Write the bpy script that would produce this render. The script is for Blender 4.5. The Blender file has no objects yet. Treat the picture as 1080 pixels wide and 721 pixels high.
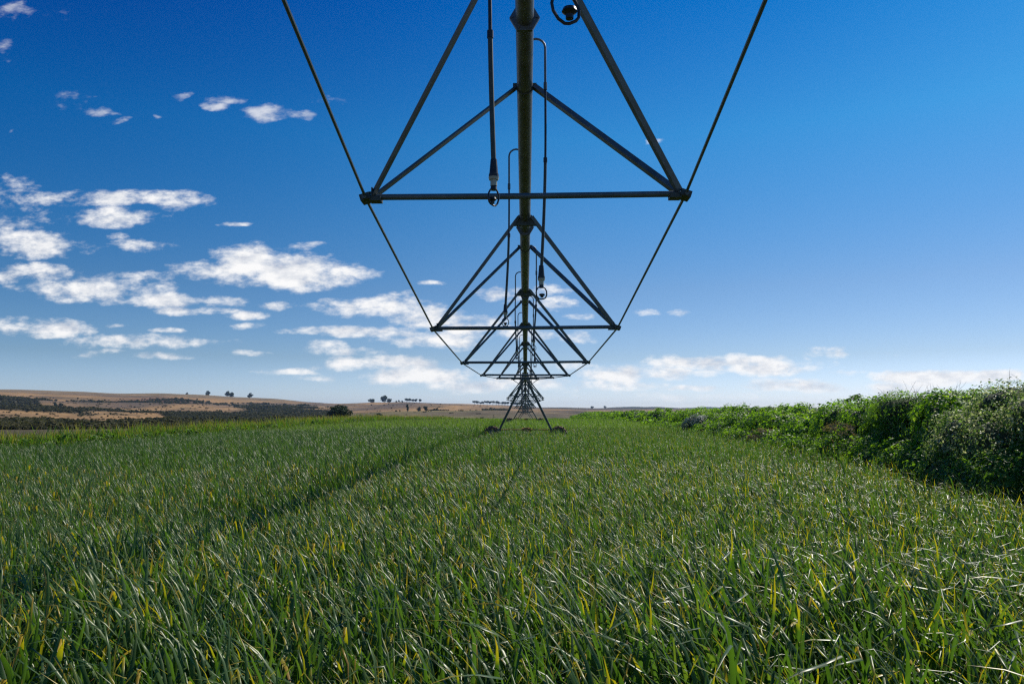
import bpy, math, random
import numpy as np
from mathutils import Vector, noise as mnoise

random.seed(7)
rng = np.random.default_rng(11)
R = math.radians
scene = bpy.context.scene
COL = scene.collection
CAMZ = 1.65
HAZE = .00008
PIV = 0.0

# ---------------------------------------------------------------- helpers
def tag(o, label=None, cat=None, group=None, kind=None):
    if label: o['label'] = label
    if cat: o['category'] = cat
    if group: o['group'] = group
    if kind: o['kind'] = kind
    return o

def empty(name, loc=(0, 0, 0)):
    o = bpy.data.objects.new(name, None)
    o.location = loc
    o.empty_display_size = 0.3
    COL.objects.link(o)
    return o

def add_obj(name, me, mat=None, parent=None, link=True):
    o = bpy.data.objects.new(name, me)
    if mat is not None:
        if not isinstance(mat, (list, tuple)): mat = [mat]
        for m in mat: me.materials.append(m)
    if parent is not None:
        o.parent = parent
        # geometry is written in world space: take the parent's place off again
        me.transform(__import__('mathutils').Matrix.Translation(-world_loc(parent)))
    if link: COL.objects.link(o)
    return o

def world_loc(o):
    v = Vector((0, 0, 0))
    while o is not None:
        v += o.location
        o = o.parent
    return v

def np_mesh(name, V, F, attrs=None, smooth=True, uvcol=None):
    """V (n,3); F list of (m,k) integer arrays, k = 3 or 4"""
    me = bpy.data.meshes.new(name)
    V = np.asarray(V, dtype=np.float32)
    if not isinstance(F, list): F = [F]
    F = [f for f in F if len(f)]
    me.vertices.add(len(V)); me.vertices.foreach_set('co', V.ravel())
    nl = sum(f.size for f in F); npol = sum(len(f) for f in F)
    me.loops.add(nl); me.polygons.add(npol)
    me.loops.foreach_set('vertex_index', np.concatenate([f.ravel() for f in F]).astype(np.int32))
    tot = np.concatenate([np.full(len(f), f.shape[1]) for f in F]).astype(np.int32)
    st = np.concatenate([[0], np.cumsum(tot)[:-1]]).astype(np.int32)
    me.polygons.foreach_set('loop_start', st)
    me.polygons.foreach_set('loop_total', tot)
    me.polygons.foreach_set('use_smooth', np.full(npol, smooth, dtype=bool))
    if attrs:
        for k, a in attrs.items():
            at = me.attributes.new(k, 'FLOAT_COLOR', 'POINT')
            a4 = np.ones((len(V), 4), dtype=np.float32); a4[:, :a.shape[1]] = a
            at.data.foreach_set('color', a4.ravel())
    me.update(calc_edges=True)
    me.validate()
    return me

class MB:
    def __init__(s): s.v = []; s.f = []
    def raw(s, vs, fs):
        b = len(s.v); s.v += [tuple(v) for v in vs]; s.f += [tuple(i + b for i in f) for f in fs]
    def sweep(s, pts, prof, up=(0, 0, 1), scales=None, cap=True, ups=None):
        """sweep a closed 2-D profile along points"""
        pts = [Vector(p) for p in pts]; n = len(pts); k = len(prof); b = len(s.v)
        for i, p in enumerate(pts):
            d = (pts[min(i + 1, n - 1)] - pts[max(i - 1, 0)]).normalized()
            u = Vector(ups[i] if ups else up)
            x = d.cross(u)
            if x.length < 1e-4: x = d.cross(Vector((0, 1, 0)))
            x.normalize(); y = x.cross(d).normalized()
            sc = scales[i] if scales else 1.0
            for (a, c) in prof: s.v.append(tuple(p + x * a * sc + y * c * sc))
        for i in range(n - 1):
            for j in range(k):
                j2 = (j + 1) % k
                s.f.append((b + i * k + j, b + i * k + j2, b + (i + 1) * k + j2, b + (i + 1) * k + j))
        if cap:
            s.f.append(tuple(b + j for j in range(k))[::-1]); s.f.append(tuple(b + (n - 1) * k + j for j in range(k)))
    def tube(s, pts, r, n=10, radii=None, up=(0, 0, 1)):
        prof = [(math.cos(2 * math.pi * j / n), math.sin(2 * math.pi * j / n)) for j in range(n)]
        s.sweep(pts, prof, up=up, scales=(radii if radii else [r] * len(pts)))
    def angle_iron(s, p0, p1, w=.06, t=.008, up=(0, 0, 1)):
        prof = [(-w/2, -w/2), (w/2, -w/2), (w/2, -w/2 + t), (-w/2 + t, -w/2 + t), (-w/2 + t, w/2), (-w/2, w/2)]
        s.sweep([p0, p1], prof, up=up)
    def box(s, c, size, ax=None):
        c = Vector(c); hx, hy, hz = [q / 2 for q in size]
        if ax is None: ax = [Vector((1, 0, 0)), Vector((0, 1, 0)), Vector((0, 0, 1))]
        vs = [c + ax[0] * a * hx + ax[1] * b_ * hy + ax[2] * d * hz for d in (-1, 1) for b_ in (-1, 1) for a in (-1, 1)]
        s.raw(vs, [(0, 2, 3, 1), (4, 5, 7, 6), (0, 1, 5, 4), (2, 6, 7, 3), (0, 4, 6, 2), (1, 3, 7, 5)])
    def prism(s, poly, y0, y1):
        """polygon in X,Z extruded along Y"""
        n = len(poly)
        vs = [(x, y0, z) for x, z in poly] + [(x, y1, z) for x, z in poly]
        fs = [tuple(range(n)), tuple(range(2 * n - 1, n - 1, -1))] + [(i, n + i, n + (i + 1) % n, (i + 1) % n) for i in range(n)]
        s.raw(vs, fs)
    def build(s, name, mat, parent=None, smooth=False, auto=None):
        me = bpy.data.meshes.new(name); me.from_pydata(s.v, [], s.f)
        if smooth or auto:
            me.polygons.foreach_set('use_smooth', [True] * len(me.polygons))
            try: me.set_sharp_from_angle(angle=R(auto or 40))
            except Exception: pass
        me.update()
        return add_obj(name, me, mat, parent)

def fnoise(x, y, s=1.0, o=0.0):
    return mnoise.noise(Vector((x * s + o, y * s - o * .7, o * 1.3)))
def smooth(a, b, x):
    t = min(1, max(0, (x - a) / (b - a))); return t * t * (3 - 2 * t)

# ---------------------------------------------------------------- node helpers
def newmat(name):
    m = bpy.data.materials.new(name); m.use_nodes = True
    nt = m.node_tree; nt.nodes.clear()
    return m, nt
def N(nt, typ, **kw):
    n = nt.nodes.new(typ)
    for k, v in kw.items():
        if k.startswith('i_'):
            key = k[2:].replace('_', ' ')
            n.inputs[key].default_value = v
        else: setattr(n, k, v)
    return n
def L(nt, a, b): nt.links.new(a, b)
def ramp(nt, fac, stops):
    r = nt.nodes.new('ShaderNodeValToRGB')
    while len(r.color_ramp.elements) < len(stops): r.color_ramp.elements.new(0.5)
    for e, (p, c) in zip(r.color_ramp.elements, stops):
        e.position = p; e.color = (*c, 1) if len(c) == 3 else c
    nt.links.new(fac, r.inputs[0]); return r
def mathn(nt, op, a, b=None, clamp=False):
    n = nt.nodes.new('ShaderNodeMath'); n.operation = op; n.use_clamp = clamp
    for i, v in enumerate((a, b)):
        if v is None: continue
        if isinstance(v, (int, float)): n.inputs[i].default_value = v
        else: nt.links.new(v, n.inputs[i])
    return n.outputs[0]
def mixc(nt, fac, a, b, blend='MIX'):
    n = nt.nodes.new('ShaderNodeMix'); n.data_type = 'RGBA'; n.blend_type = blend
    for s, v in ((n.inputs[0], fac), (n.inputs[6], a), (n.inputs[7], b)):
        if isinstance(v, (int, float)): s.default_value = v
        elif isinstance(v, tuple): s.default_value = (*v, 1) if len(v) == 3 else v
        else: nt.links.new(v, s)
    return n.outputs[2]

def metal(name, c, rough=.45, met=.5, var=.25, scale=9):
    m, nt = newmat(name)
    tc = N(nt, 'ShaderNodeTexCoord')
    n1 = N(nt, 'ShaderNodeTexNoise', i_Scale=scale, i_Detail=6.0); L(nt, tc.outputs['Object'], n1.inputs['Vector'])
    n2 = N(nt, 'ShaderNodeTexNoise', i_Scale=scale * 3, i_Detail=2.0); L(nt, tc.outputs['Object'], n2.inputs['Vector'])
    a = tuple(x * (1 - var) for x in c); b = tuple(min(1, x * (1 + var)) for x in c)
    r = ramp(nt, n1.outputs[0], [(.3, a), (.7, b)])
    dirt = ramp(nt, n2.outputs[0], [(.58, (0, 0, 0)), (.75, (1, 1, 1))])
    cc = mixc(nt, mathn(nt, 'MULTIPLY', dirt.outputs[0], .30), r.outputs[0], (.16, .11, .06))
    p = N(nt, 'ShaderNodeBsdfPrincipled', i_Metallic=met, i_Roughness=rough)
    L(nt, cc, p.inputs['Base Color'])
    rr = mathn(nt, 'MULTIPLY_ADD', n1.outputs[0], .3); nt.nodes[-1].inputs[2].default_value = rough - .15
    L(nt, rr, p.inputs['Roughness'])
    bp = N(nt, 'ShaderNodeBump', i_Strength=.08, i_Distance=.002); L(nt, n2.outputs[0], bp.inputs['Height']); L(nt, bp.outputs[0], p.inputs['Normal'])
    o = N(nt, 'ShaderNodeOutputMaterial'); L(nt, p.outputs[0], o.inputs[0])
    return m

def leafmat(name, stops, trans=.35, rough=.4, spec=.5, tip=None, tcol=None, instvar=0.0):
    """leaf material: attribute lc = (along leaf, random per leaf, dryness)"""
    m, nt = newmat(name)
    at = N(nt, 'ShaderNodeAttribute', attribute_name='lc')
    sp = N(nt, 'ShaderNodeSeparateColor'); L(nt, at.outputs['Color'], sp.inputs[0])
    rnd = sp.outputs[1]
    if instvar:
        oi = N(nt, 'ShaderNodeObjectInfo')
        rnd = mathn(nt, 'MULTIPLY', sp.outputs[1], 1 - instvar)
        rnd = mathn(nt, 'ADD', rnd, mathn(nt, 'MULTIPLY', oi.outputs['Random'], instvar))
    c = ramp(nt, rnd, stops).outputs[0]
    if tip:
        f = mathn(nt, 'ADD', sp.outputs[0], sp.outputs[2])
        f = mathn(nt, 'SUBTRACT', f, 1.0)
        f = mathn(nt, 'MULTIPLY', f, 3.5, True)
        tr = ramp(nt, f, [(0.0, (0, 0, 0)), (.15, (1, 1, 1))])
        tc = ramp(nt, f, [(0.0, tip[0]), (.55, tip[1]), (1.0, tip[2])])
        c = mixc(nt, tr.outputs[0], c, tc.outputs[0])
    p = N(nt, 'ShaderNodeBsdfPrincipled', i_Roughness=rough)
    p.inputs['Specular IOR Level'].default_value = spec
    p.inputs['Specular Tint'].default_value = (1.0, .97, .80, 1)
    L(nt, c, p.inputs['Base Color'])
    t = N(nt, 'ShaderNodeBsdfTranslucent')
    L(nt, mixc(nt, 1.0, c, tcol or (1.5, 1.7, .5), 'MULTIPLY'), t.inputs[0])
    mx = N(nt, 'ShaderNodeMixShader'); mx.inputs[0].default_value = trans
    L(nt, p.outputs[0], mx.inputs[1]); L(nt, t.outputs[0], mx.inputs[2])
    o = N(nt, 'ShaderNodeOutputMaterial'); L(nt, mx.outputs[0], o.inputs[0])
    return m

M_PIPE = metal('galvanised_pipe', (.16, .163, .165), .45, .25, .35, 5)
M_STEEL = metal('galvanised_steel', (.14, .155, .15), .45, .35, .25, 6)
M_DARK = metal('weathered_plate', (.09, .095, .075), .55, .4, .3, 12)
M_HOSE = metal('black_rubber_hose', (.03, .026, .024), .42, 0, .3, 10)
M_CREAM = metal('cream_plastic', (.55, .50, .36), .4, 0, .1, 20)
M_RUST = metal('muddy_rubber', (.20, .085, .05), .8, 0, .45, 14)
M_ORANGE = metal('rusty_orange_drive', (.45, .17, .04), .6, .1, .35, 14)

# ---------------------------------------------------------------- terrain
PX = [-900, -300, 0, 150, 270, 360, 420, 500, 600, 700, 1080, 2500]
RK = [60, 100, 200, 400, 700, 1100, 1700, 2500, 4500, 9000]
YK = [
 [470, 460, 454, 446, 434, 418, 406, 409, 420, 430],
 [470, 460, 454, 446, 434.5, 419, 407.5, 410, 420, 430],
 [468, 458, 452, 446, 437, 424, 411.5, 414, 422, 430],
 [468, 457, 451, 445, 437.5, 426.5, 415.3, 418, 424, 430],
 [466, 455, 449, 444.5, 439, 431, 420.5, 423, 427, 430],
 [464, 450, 444.5, 442, 438, 431.5, 425, 426.5, 429, 431],
 [462, 448, 443.5, 441, 436, 428.3, 424, 425.5, 429, 431],
 [460, 448, 443, 440.2, 436, 430.5, 427, 427.5, 429.5, 431],
 [460, 449, 443, 440, 437, 434, 431.5, 430.2, 430.5, 431],
 [462, 450, 444, 440.5, 437, 434, 431.5, 430.2, 430.5, 431],
 [462, 450, 444, 440.5, 437, 434, 431.5, 430.5, 430.5, 431],
 [462, 450, 444, 440.5, 437, 434, 431.5, 430.5, 430.5, 431]]
THK = [math.atan((x - 554) / 780) for x in PX]
YKA = np.array(YK); LRK = np.log(RK)
def land(X, Y):
    """open country beyond the field: height as a smooth function of bearing and distance"""
    r = math.hypot(X, Y); th = math.atan2(X, Y)
    th = max(THK[0], min(THK[-1], th))
    i = 0
    while i < len(THK) - 2 and th > THK[i + 1]: i += 1
    t = (th - THK[i]) / (THK[i + 1] - THK[i]); t = t * t * (3 - 2 * t)
    yy = YKA[i] * (1 - t) + YKA[i + 1] * t
    lr = math.log(max(RK[0], min(RK[-1], r)))
    j = 0
    while j < len(LRK) - 2 and lr > LRK[j + 1]: j += 1
    u = (lr - LRK[j]) / (LRK[j + 1] - LRK[j]); u = .35 * u + .65 * u * u * (3 - 2 * u)
    y = yy[j] * (1 - u) + yy[j + 1] * u
    d = r * math.cos(th) if abs(th) < 1.2 else r * .36
    z = CAMZ + (432.5 - y) / 780 * d
    amp = smooth(120, 500, r)
    mid = smooth(1500, 1000, r) * smooth(-150, -50, -X - .1 * Y + 100)
    z += amp * (fnoise(X, Y, 1 / 260, 3.1) * r * (.004 + .009 * mid) + fnoise(X, Y, 1 / 80, 7.7) * r * (.0012 + .002 * mid))
    return z
def field_z(X, Y):
    z = -.012 * max(0, Y - 92) + .03 * fnoise(X, Y, .12, 1.0) - .019 * max(0, -7 - X)
    return z
EDGE_L, EDGE_R, EDGE_F = -19.8, 9.0, 185.0
def ground(X, Y):
    d = max((-24.5 - X) / 45, (Y - 190) / 60, (X - 22) / 60, (-Y - 60) / 60)
    if d <= 0: return field_z(X, Y)
    t = smooth(0, 1, d)
    return field_z(X, Y) * (1 - t) + land(X, Y) * t

def vnoise2(x, y, s, o):
    return fnoise(x, y, s, o) * .6 + fnoise(x, y, s * 2.3, o + 5) * .3 + fnoise(x, y, s * 5.1, o + 9) * .15
def scrub_mask(X, Y):
    r = math.hypot(X, Y); px = 554 + 780 * X / max(Y, 1)
    if Y < 10: return -1
    dens = vnoise2(X, Y, 1 / 210, 21.0)
    w = 0
    if px < 350:
        w = .15 * smooth(300, 470, r) * (1 - smooth(1000, 1250, r)) * (1 - smooth(300, 350, px))
        w += .12 * math.exp(-((px - 175) / 60) ** 2) * math.exp(-((r - 900) / 200) ** 2)
        # tan clearings
        for (cx, cr, sx, sr) in ((62, 1010, 40, 170), (90, 440, 38, 100), (142, 600, 34, 110), (222, 1010, 36, 150), (15, 850, 45, 60), (140, 860, 30, 40), (30, 560, 30, 40)):
            w -= .8 * math.exp(-((px - cx) / sx) ** 2 - ((r - cr) / sr) ** 2)
        for (cx, cr, sx, sr) in ((30, 1150, 50, 60), (60, 1020, 70, 50), (188, 1290, 14, 50), (265, 800, 35, 220)):
            w += .5 * math.exp(-((px - cx) / sx) ** 2 - ((r - cr) / sr) ** 2)
    else: w = -.35
    for (cx, cr, sx, sr) in ((462, 760, 12, 25), (475, 800, 8, 20), (325, 560, 26, 60), (300, 640, 30, 80), (520, 900, 16, 40)):
        w += .8 * math.exp(-((px - cx) / sx) ** 2 - ((r - cr) / sr) ** 2)
    return dens + w
def land_col(X, Y):
    r = math.hypot(X, Y); px = 554 + 780 * X / max(Y, 1) if Y > 1 else (0 if X < 0 else 1080)
    n = vnoise2(X, Y, 1 / 160, 40.0); n2 = vnoise2(X, Y, 1 / 60, 60.0)
    tan = np.array((.42, .245, .10)); red = np.array((.20, .10, .06)); grn = np.array((.12, .145, .05)); drk = np.array((.075, .07, .04)); brn = np.array((.17, .115, .07))
    c = tan * (1 - smooth(-.2, .3, n)) + brn * smooth(-.2, .3, n)
    c = c * (1 - .5 * smooth(.0, .35, n2)) + drk * .5 * smooth(.0, .35, n2)
    g = smooth(950, 500, r) * smooth(300, 380, px) * .75 * smooth(-.35, .2, -n + .1)
    g = max(g, smooth(700, 350, r) * smooth(240, 300, px) * .8)
    c = c * (1 - g) + grn * g
    s = smooth(-.02, .12, scrub_mask(X, Y)); c = c * (1 - s) + drk * s * .8 + c * s * .1
    k = math.exp(-((px - 165) / 38) ** 2 - ((r - 1330) / 120) ** 2); c = c * (1 - k) + red * k
    k = .8 * math.exp(-((px - 400) / 18) ** 2 - ((r - 1050) / 150) ** 2); c = c * (1 - k) + np.array((.10, .07, .055)) * k
    far = smooth(1400, 2300, r) * smooth(520, 600, px); c = c * (1 - far) + np.array((.05, .055, .045)) * far
    k = smooth(1500, 1650, r) * (1 - smooth(260, 330, px)); c = c * (1 - k) + np.array((.27, .19, .10)) * k
    return c

def build_ground():
    rs = [0.0] + list(np.geomspace(.6, 26, 26)) + list(np.geomspace(27.5, 3200, 190)) + list(np.geomspace(3500, 6000, 5))
    th = []
    a = -math.pi
    while a < math.pi - 1e-6:
        th.append(a); a += R(.35) if abs(a + R(2)) < R(48) else R(4)
    V = [(0, 0, ground(0, 0))]; C = [(.05, .04, .03)]
    nt_ = len(th)
    for r in rs[1:]:
        for t in th:
            X, Y = r * math.sin(t), r * math.cos(t)
            V.append((X, Y, ground(X, Y)))
            inside = X > -24.5 and Y < 192 and X < 22
            if inside: C.append((.055, .04, .028) if X > EDGE_L else (.10, .14, .04))
            else:
                k_ = smooth(-60, -30, X) * (1 - smooth(180, 300, Y)) if X < 0 and Y > -20 else 0
                C.append(tuple(land_col(X, Y) * (1 - k_) + np.array((.10, .14, .04)) * k_))
    nr = len(rs) - 1
    tri = np.array([(0, 1 + (j + 1) % nt_, 1 + j) for j in range(nt_)])
    q = []
    for i in range(nr - 1):
        b = 1 + i * nt_
        for j in range(nt_):
            j2 = (j + 1) % nt_
            q.append((b + j, b + j2, b + nt_ + j2, b + nt_ + j))
    me = np_mesh('ground', np.array(V), [tri, np.array(q)], {'gc': np.array(C)})
    m, nt = newmat('land')
    at = N(nt, 'ShaderNodeAttribute', attribute_name='gc')
    tc = N(nt, 'ShaderNodeTexCoord')
    c = at.outputs['Color']
    for sc, lo, hi in ((.02, .75, 1.25), (.11, .7, 1.3), (.9, .75, 1.2), (14, .6, 1.35)):
        n = N(nt, 'ShaderNodeTexNoise', i_Scale=sc, i_Detail=8.0, i_Roughness=.65); L(nt, tc.outputs['Object'], n.inputs['Vector'])
        r_ = ramp(nt, n.outputs[0], [(.32, (lo,) * 3), (.68, (hi,) * 3)])
        c = mixc(nt, 1.0, c, r_.outputs[0], 'MULTIPLY')
    p = N(nt, 'ShaderNodeBsdfPrincipled', i_Roughness=.95); p.inputs['Specular IOR Level'].default_value = .1
    L(nt, c, p.inputs['Base Color'])
    o = N(nt, 'ShaderNodeOutputMaterial'); L(nt, p.outputs[0], o.inputs[0])
    g = add_obj('ground', me, m); tag(g, 'open farmland with dark soil under the crop and dry brown hills beyond', 'ground', kind='structure')
build_ground()

# ---------------------------------------------------------------- scatter (for stuff only)
def scatter(name, pts, rots, scl, idx, variants, mat, label, cat):
    src = bpy.data.collections.new(name + '_kinds')
    for i, me in enumerate(variants):
        o = bpy.data.objects.new('%s_kind_%02d' % (name, i), me)
        if not me.materials: me.materials.append(mat)
        src.objects.link(o)
    me = bpy.data.meshes.new(name)
    n = len(pts)
    me.vertices.add(n); me.vertices.foreach_set('co', np.asarray(pts, np.float32).ravel())
    a = me.attributes.new('rot', 'FLOAT_VECTOR', 'POINT'); a.data.foreach_set('vector', np.asarray(rots, np.float32).ravel())
    a = me.attributes.new('scl', 'FLOAT_VECTOR', 'POINT'); a.data.foreach_set('vector', np.asarray(scl, np.float32).ravel())
    a = me.attributes.new('pick', 'INT', 'POINT'); a.data.foreach_set('value', np.asarray(idx, np.int32))
    me.materials.append(mat)
    o = bpy.data.objects.new(name, me); COL.objects.link(o)
    ng = bpy.data.node_groups.new(name + '_nodes', 'GeometryNodeTree')
    ng.interface.new_socket('Geometry', in_out='INPUT', socket_type='NodeSocketGeometry')
    ng.interface.new_socket('Geometry', in_out='OUTPUT', socket_type='NodeSocketGeometry')
    gi = ng.nodes.new('NodeGroupInput'); go = ng.nodes.new('NodeGroupOutput')
    ip = ng.nodes.new('GeometryNodeInstanceOnPoints')
    ci = ng.nodes.new('GeometryNodeCollectionInfo'); ci.inputs['Collection'].default_value = src
    ci.inputs['Separate Children'].default_value = True; ci.inputs['Reset Children'].default_value = True
    def attr(nm, dt):
        x = ng.nodes.new('GeometryNodeInputNamedAttribute'); x.data_type = dt; x.inputs['Name'].default_value = nm; return x.outputs['Attribute']
    er = ng.nodes.new('FunctionNodeEulerToRotation')
    ng.links.new(gi.outputs[0], ip.inputs['Points']); ng.links.new(ci.outputs[0], ip.inputs['Instance'])
    ip.inputs['Pick Instance'].default_value = True
    ng.links.new(attr('pick', 'INT'), ip.inputs['Instance Index'])
    ng.links.new(attr('rot', 'FLOAT_VECTOR'), er.inputs[0]); ng.links.new(er.outputs[0], ip.inputs['Rotation'])
    ng.links.new(attr('scl', 'FLOAT_VECTOR'), ip.inputs['Scale'])
    ng.links.new(ip.outputs[0], go.inputs[0])
    md = o.modifiers.new('scatter', 'NODES'); md.node_group = ng
    return tag(o, label, cat, kind='stuff')

# ---------------------------------------------------------------- crop
def strap_leaf(V, F, A, base, az, length, width, elev, curl, wind, dry, kink, rnd, segs=8):
    """one arching strap leaf, folded along its midrib"""
    p = Vector(base); b = len(V); st = length / segs
    e = elev; az0 = az
    kk = random.uniform(.5, .88) if kink else 2
    for i in range(segs + 1):
        t = i / segs
        w = width * (1 - .05 * t) * (1 - max(0, t - .45) ** 1.6 * 2.5) if t < .99 else .0008
        w = max(w, .0008)
        d = Vector((math.cos(az0) * math.cos(e), math.sin(az0) * math.cos(e), math.sin(e)))
        side = Vector((-math.sin(az0), math.cos(az0), 0)); nrm = side.cross(d).normalized()
        fold = .38 * (1 - t * .6)
        for q in (-1, 0, 1):
            V.append(p + side * (q * w / 2) - nrm * (0 if q else w * fold)); A.append((t, rnd, dry))
        if i < segs:
            d = d + Vector(wind) * (t * st * (1.0 + 2.4 * t))
            d.normalize(); p = p + d * st
            e = math.asin(max(-1, min(1, d.z))); az0 = math.atan2(d.y, d.x) if abs(d.z) < .995 else az0
            e -= curl * (0.1 + 2.4 * t * t) / segs
            if t <= kk < t + 1 / segs: e -= random.uniform(.9, 2.0)
    for i in range(segs):
        for q in (0, 1):
            a = b + i * 3 + q; F.append((a, a + 1, a + 4, a + 3))

def tuft(nleaf, h, w, wind, spread=.03, dryp=.16, segs=8):
    V, F, A = [], [], []
    fan = random.uniform(0, math.pi)
    for k in range(nleaf):
        az = fan + (k % 2) * math.pi + random.gauss(0, .75)
        ln = h * random.uniform(.62, 1.28)
        u = random.random()
        dry = random.uniform(.0, .08) if u > dryp * 5 else (random.uniform(.10, .26) if u > dryp else random.uniform(.26, .46))
        strap_leaf(V, F, A, (random.gauss(0, spread), random.gauss(0, spread), -.02), az, ln, w * random.uniform(.7, 1.2),
                   R(random.uniform(68, 89)), random.uniform(.6, 2.1), wind, dry, random.random() < .48, random.random(), segs)
    return np_mesh('tuft', np.array([tuple(v) for v in V]), np.array(F), {'lc': np.array(A)})

M_CROP = leafmat('onion_leaf', [(0, (.036, .074, .018)), (.45, (.078, .145, .032)), (.8, (.095, .168, .064)), (1, (.185, .23, .042))],
                 trans=.40, rough=.36, spec=.54, tip=((.30, .31, .03), (.52, .36, .03), (.40, .24, .07)), tcol=(1.65, 1.9, .42), instvar=.35)
WIND = (-.62, -.10, -.05)
near_k = [tuft(11, .60, .0205, WIND, .035, .03 if i < 6 else .085) for i in range(12)]
mid_k = [tuft(12, .60, .0225, WIND, .065, .03 if i < 4 else .085, 6) for i in range(8)]
far_k = [tuft(24, .60, .036, WIND, .18, .04, 4) for _ in range(6)]
M_CROP_SOFT = leafmat('onion_leaf_soft', [(0, (.11, .17, .026)), (.5, (.165, .25, .038)), (1, (.25, .31, .055))],
                 trans=.38, rough=.5, spec=.5, tip=((.18, .22, .035), (.27, .25, .045), (.30, .23, .09)), tcol=(1.5, 1.9, .35), instvar=.35)
for me_ in far_k: me_.materials.append(M_CROP_SOFT)
variants = near_k + mid_k + far_k

def furrow(Y): return float(np.interp(Y, [0, 8, 11.5, 28, 45, 80, 190], [-4.1, -3.7, -3.5, -2.8, -2.5, -2.35, -2.3]))
pts, rots, scl, idx = [], [], [], []
def plant(X, Y, k0, k1, s):
    if X > hedge_x(Y) + .2: return
    fd = abs(X - furrow(Y)) / (.30 + .005 * Y)
    if fd < 1 and Y > 9 + 3 * fnoise(X, Y, .8, 3): return
    z = ground(X, Y)
    n = fnoise(X, Y, .45, 12) * .16 + fnoise(X, Y, .11, 2) * .10
    s = s * (1 + n) * random.uniform(.78, 1.15) * (.93 + .22 * smooth(8, 3, Y))
    hf = s * (1.0 if X > EDGE_L + 1 else .9) * (1.12 if k0 else 1)
    pts.append((X, Y, z)); rots.append((random.gauss(0, .10), random.gauss(0, .10), random.gauss(0, .55) + (math.pi if random.random() < .0 else 0)))
    scl.append((s, s, hf * random.uniform(.88, 1.1))); h_ = (k1 - k0) // 2; warm = random.random() < smooth(-7, 4, X + .02 * Y) * .85 + .08
    idx.append(random.randrange(k0 + h_, k1) if warm else random.randrange(k0, k0 + h_))
def hedge_x(Y):
    return float(np.interp(Y, [-10, 4, 10.8, 18, 29, 56, 100, 190], [6.9, 7.2, 7.35, 8.0, 9.0, 10.3, 11.2, 12.0]))
# rows run along the machine, 0.17 m apart near the camera
x = -15.0
row = .185
while x < 9.0:
    y = -1.6
    while y < 16:
        y += random.uniform(.10, .19)
        if abs(x) > .80 * y + 2.6: continue
        if math.hypot(x, y) < .55: continue
        plant(x + random.gauss(0, .045), y, 0, 12, 1.0)
    x += row
x = EDGE_L
while x < 11:
    y = 16
    while y < 50:
        y += random.uniform(.15, .27)
        if abs(x) > .80 * y + 3: continue
        plant(x + random.gauss(0, .06), y, 12, 20, 1.0)
    x += .27
x = EDGE_L
while x < 12:
    y = 50
    while y < EDGE_F:
        y += random.uniform(.35, .60)
        plant(x + random.gauss(0, .12), y, 20, 26, 1.0)
    x += .42
scatter('onion_crop', pts, rots, scl, idx, variants, M_CROP, 'dense green onion like crop with arching strap leaves and yellowed tips', 'crop')
print('crop plants', len(pts))

# ---------------------------------------------------------------- leafy masses as real mesh
def leaf_cloud(C, Nrm, size, rnd, droop=.25, aspect=.75, curl=.25):
    """C centres (n,3), Nrm face normals, size (n,) -> folded pointed leaves"""
    n = len(C)
    t = rng.normal(size=(n, 3)); t[:, 2] -= droop
    t -= Nrm * np.sum(t * Nrm, 1, keepdims=True); t /= np.linalg.norm(t, axis=1, keepdims=True) + 1e-9
    b = np.cross(Nrm, t); s = size[:, None]
    p0 = C - t * s * .5; p3 = C + t * s * .5 - Nrm * s * curl * .5
    m = C + t * s * .02 - Nrm * s * .0
    l = C - t * s * .05 + b * s * aspect * .5 + Nrm * s * .12; r = C - t * s * .05 - b * s * aspect * .5 + Nrm * s * .12
    V = np.stack([p0, l, p3, r, m], 1).reshape(-1, 3)
    i = np.arange(n)[:, None] * 5
    F = np.concatenate([i + np.array([[0, 4, 1]]), i + np.array([[1, 4, 2]]), i + np.array([[2, 4, 3]]), i + np.array([[3, 4, 0]])])
    A = np.zeros((n, 5, 3)); A[:, :, 0] = np.array([0, .5, 1, .5, .5])[None]; A[:, :, 1] = rnd[:, None]
    return V, F, A.reshape(-1, 3)

def unit(v): return v / (np.linalg.norm(v, axis=-1, keepdims=True) + 1e-9)

def blob_leaves(blobs, per_area, size, jit=.25, flat=.45, rlo=None, inner=.25, clump=0):
    """leaves through ellipsoidal lumps: blobs = (cx,cy,cz,rx,ry,rz)"""
    Cs, Ns, Ss, Rs = [], [], [], []
    for (cx, cy, cz, rx, ry, rz) in blobs:
        area = 4 * math.pi * ((rx * ry) ** 1.6 / 3 + (rx * rz) ** 1.6 / 3 + (ry * rz) ** 1.6 / 3) ** (1 / 1.6)
        n = max(12, int(area * per_area))
        d = unit(rng.normal(size=(n, 3)))
        if clump:      # leaves gather in sprigs, with gaps between them
            k = max(6, n // clump); dd = unit(rng.normal(size=(k, 3))); rr = 1 - inner * rng.random(k) ** 1.5 + .16 * rng.random(k) ** 3
            pick = rng.integers(0, k, n)
            rad = rr[pick][:, None] ; d = unit(dd[pick] + rng.normal(size=(n, 3)) * .13)
            rad = rad + rng.normal(size=(n, 1)) * .05
            rn = rng.random(k)[pick] * .5 + rng.random(n) * .5
        else:
            rad = 1 - inner * rng.random((n, 1)) ** 1.3; rn = rng.random(n)
        c = d * rad * np.array((rx, ry, rz)) + np.array((cx, cy, cz))
        nn = unit(d / np.array((rx, ry, rz)) + np.array((0, 0, flat)) + rng.normal(size=(n, 3)) * jit)
        Cs.append(c); Ns.append(nn); Ss.append(size * rng.uniform(.55, 1.25, n)); Rs.append(rn)
    return np.concatenate(Cs), np.concatenate(Ns), np.concatenate(Ss), np.concatenate(Rs)

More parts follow.
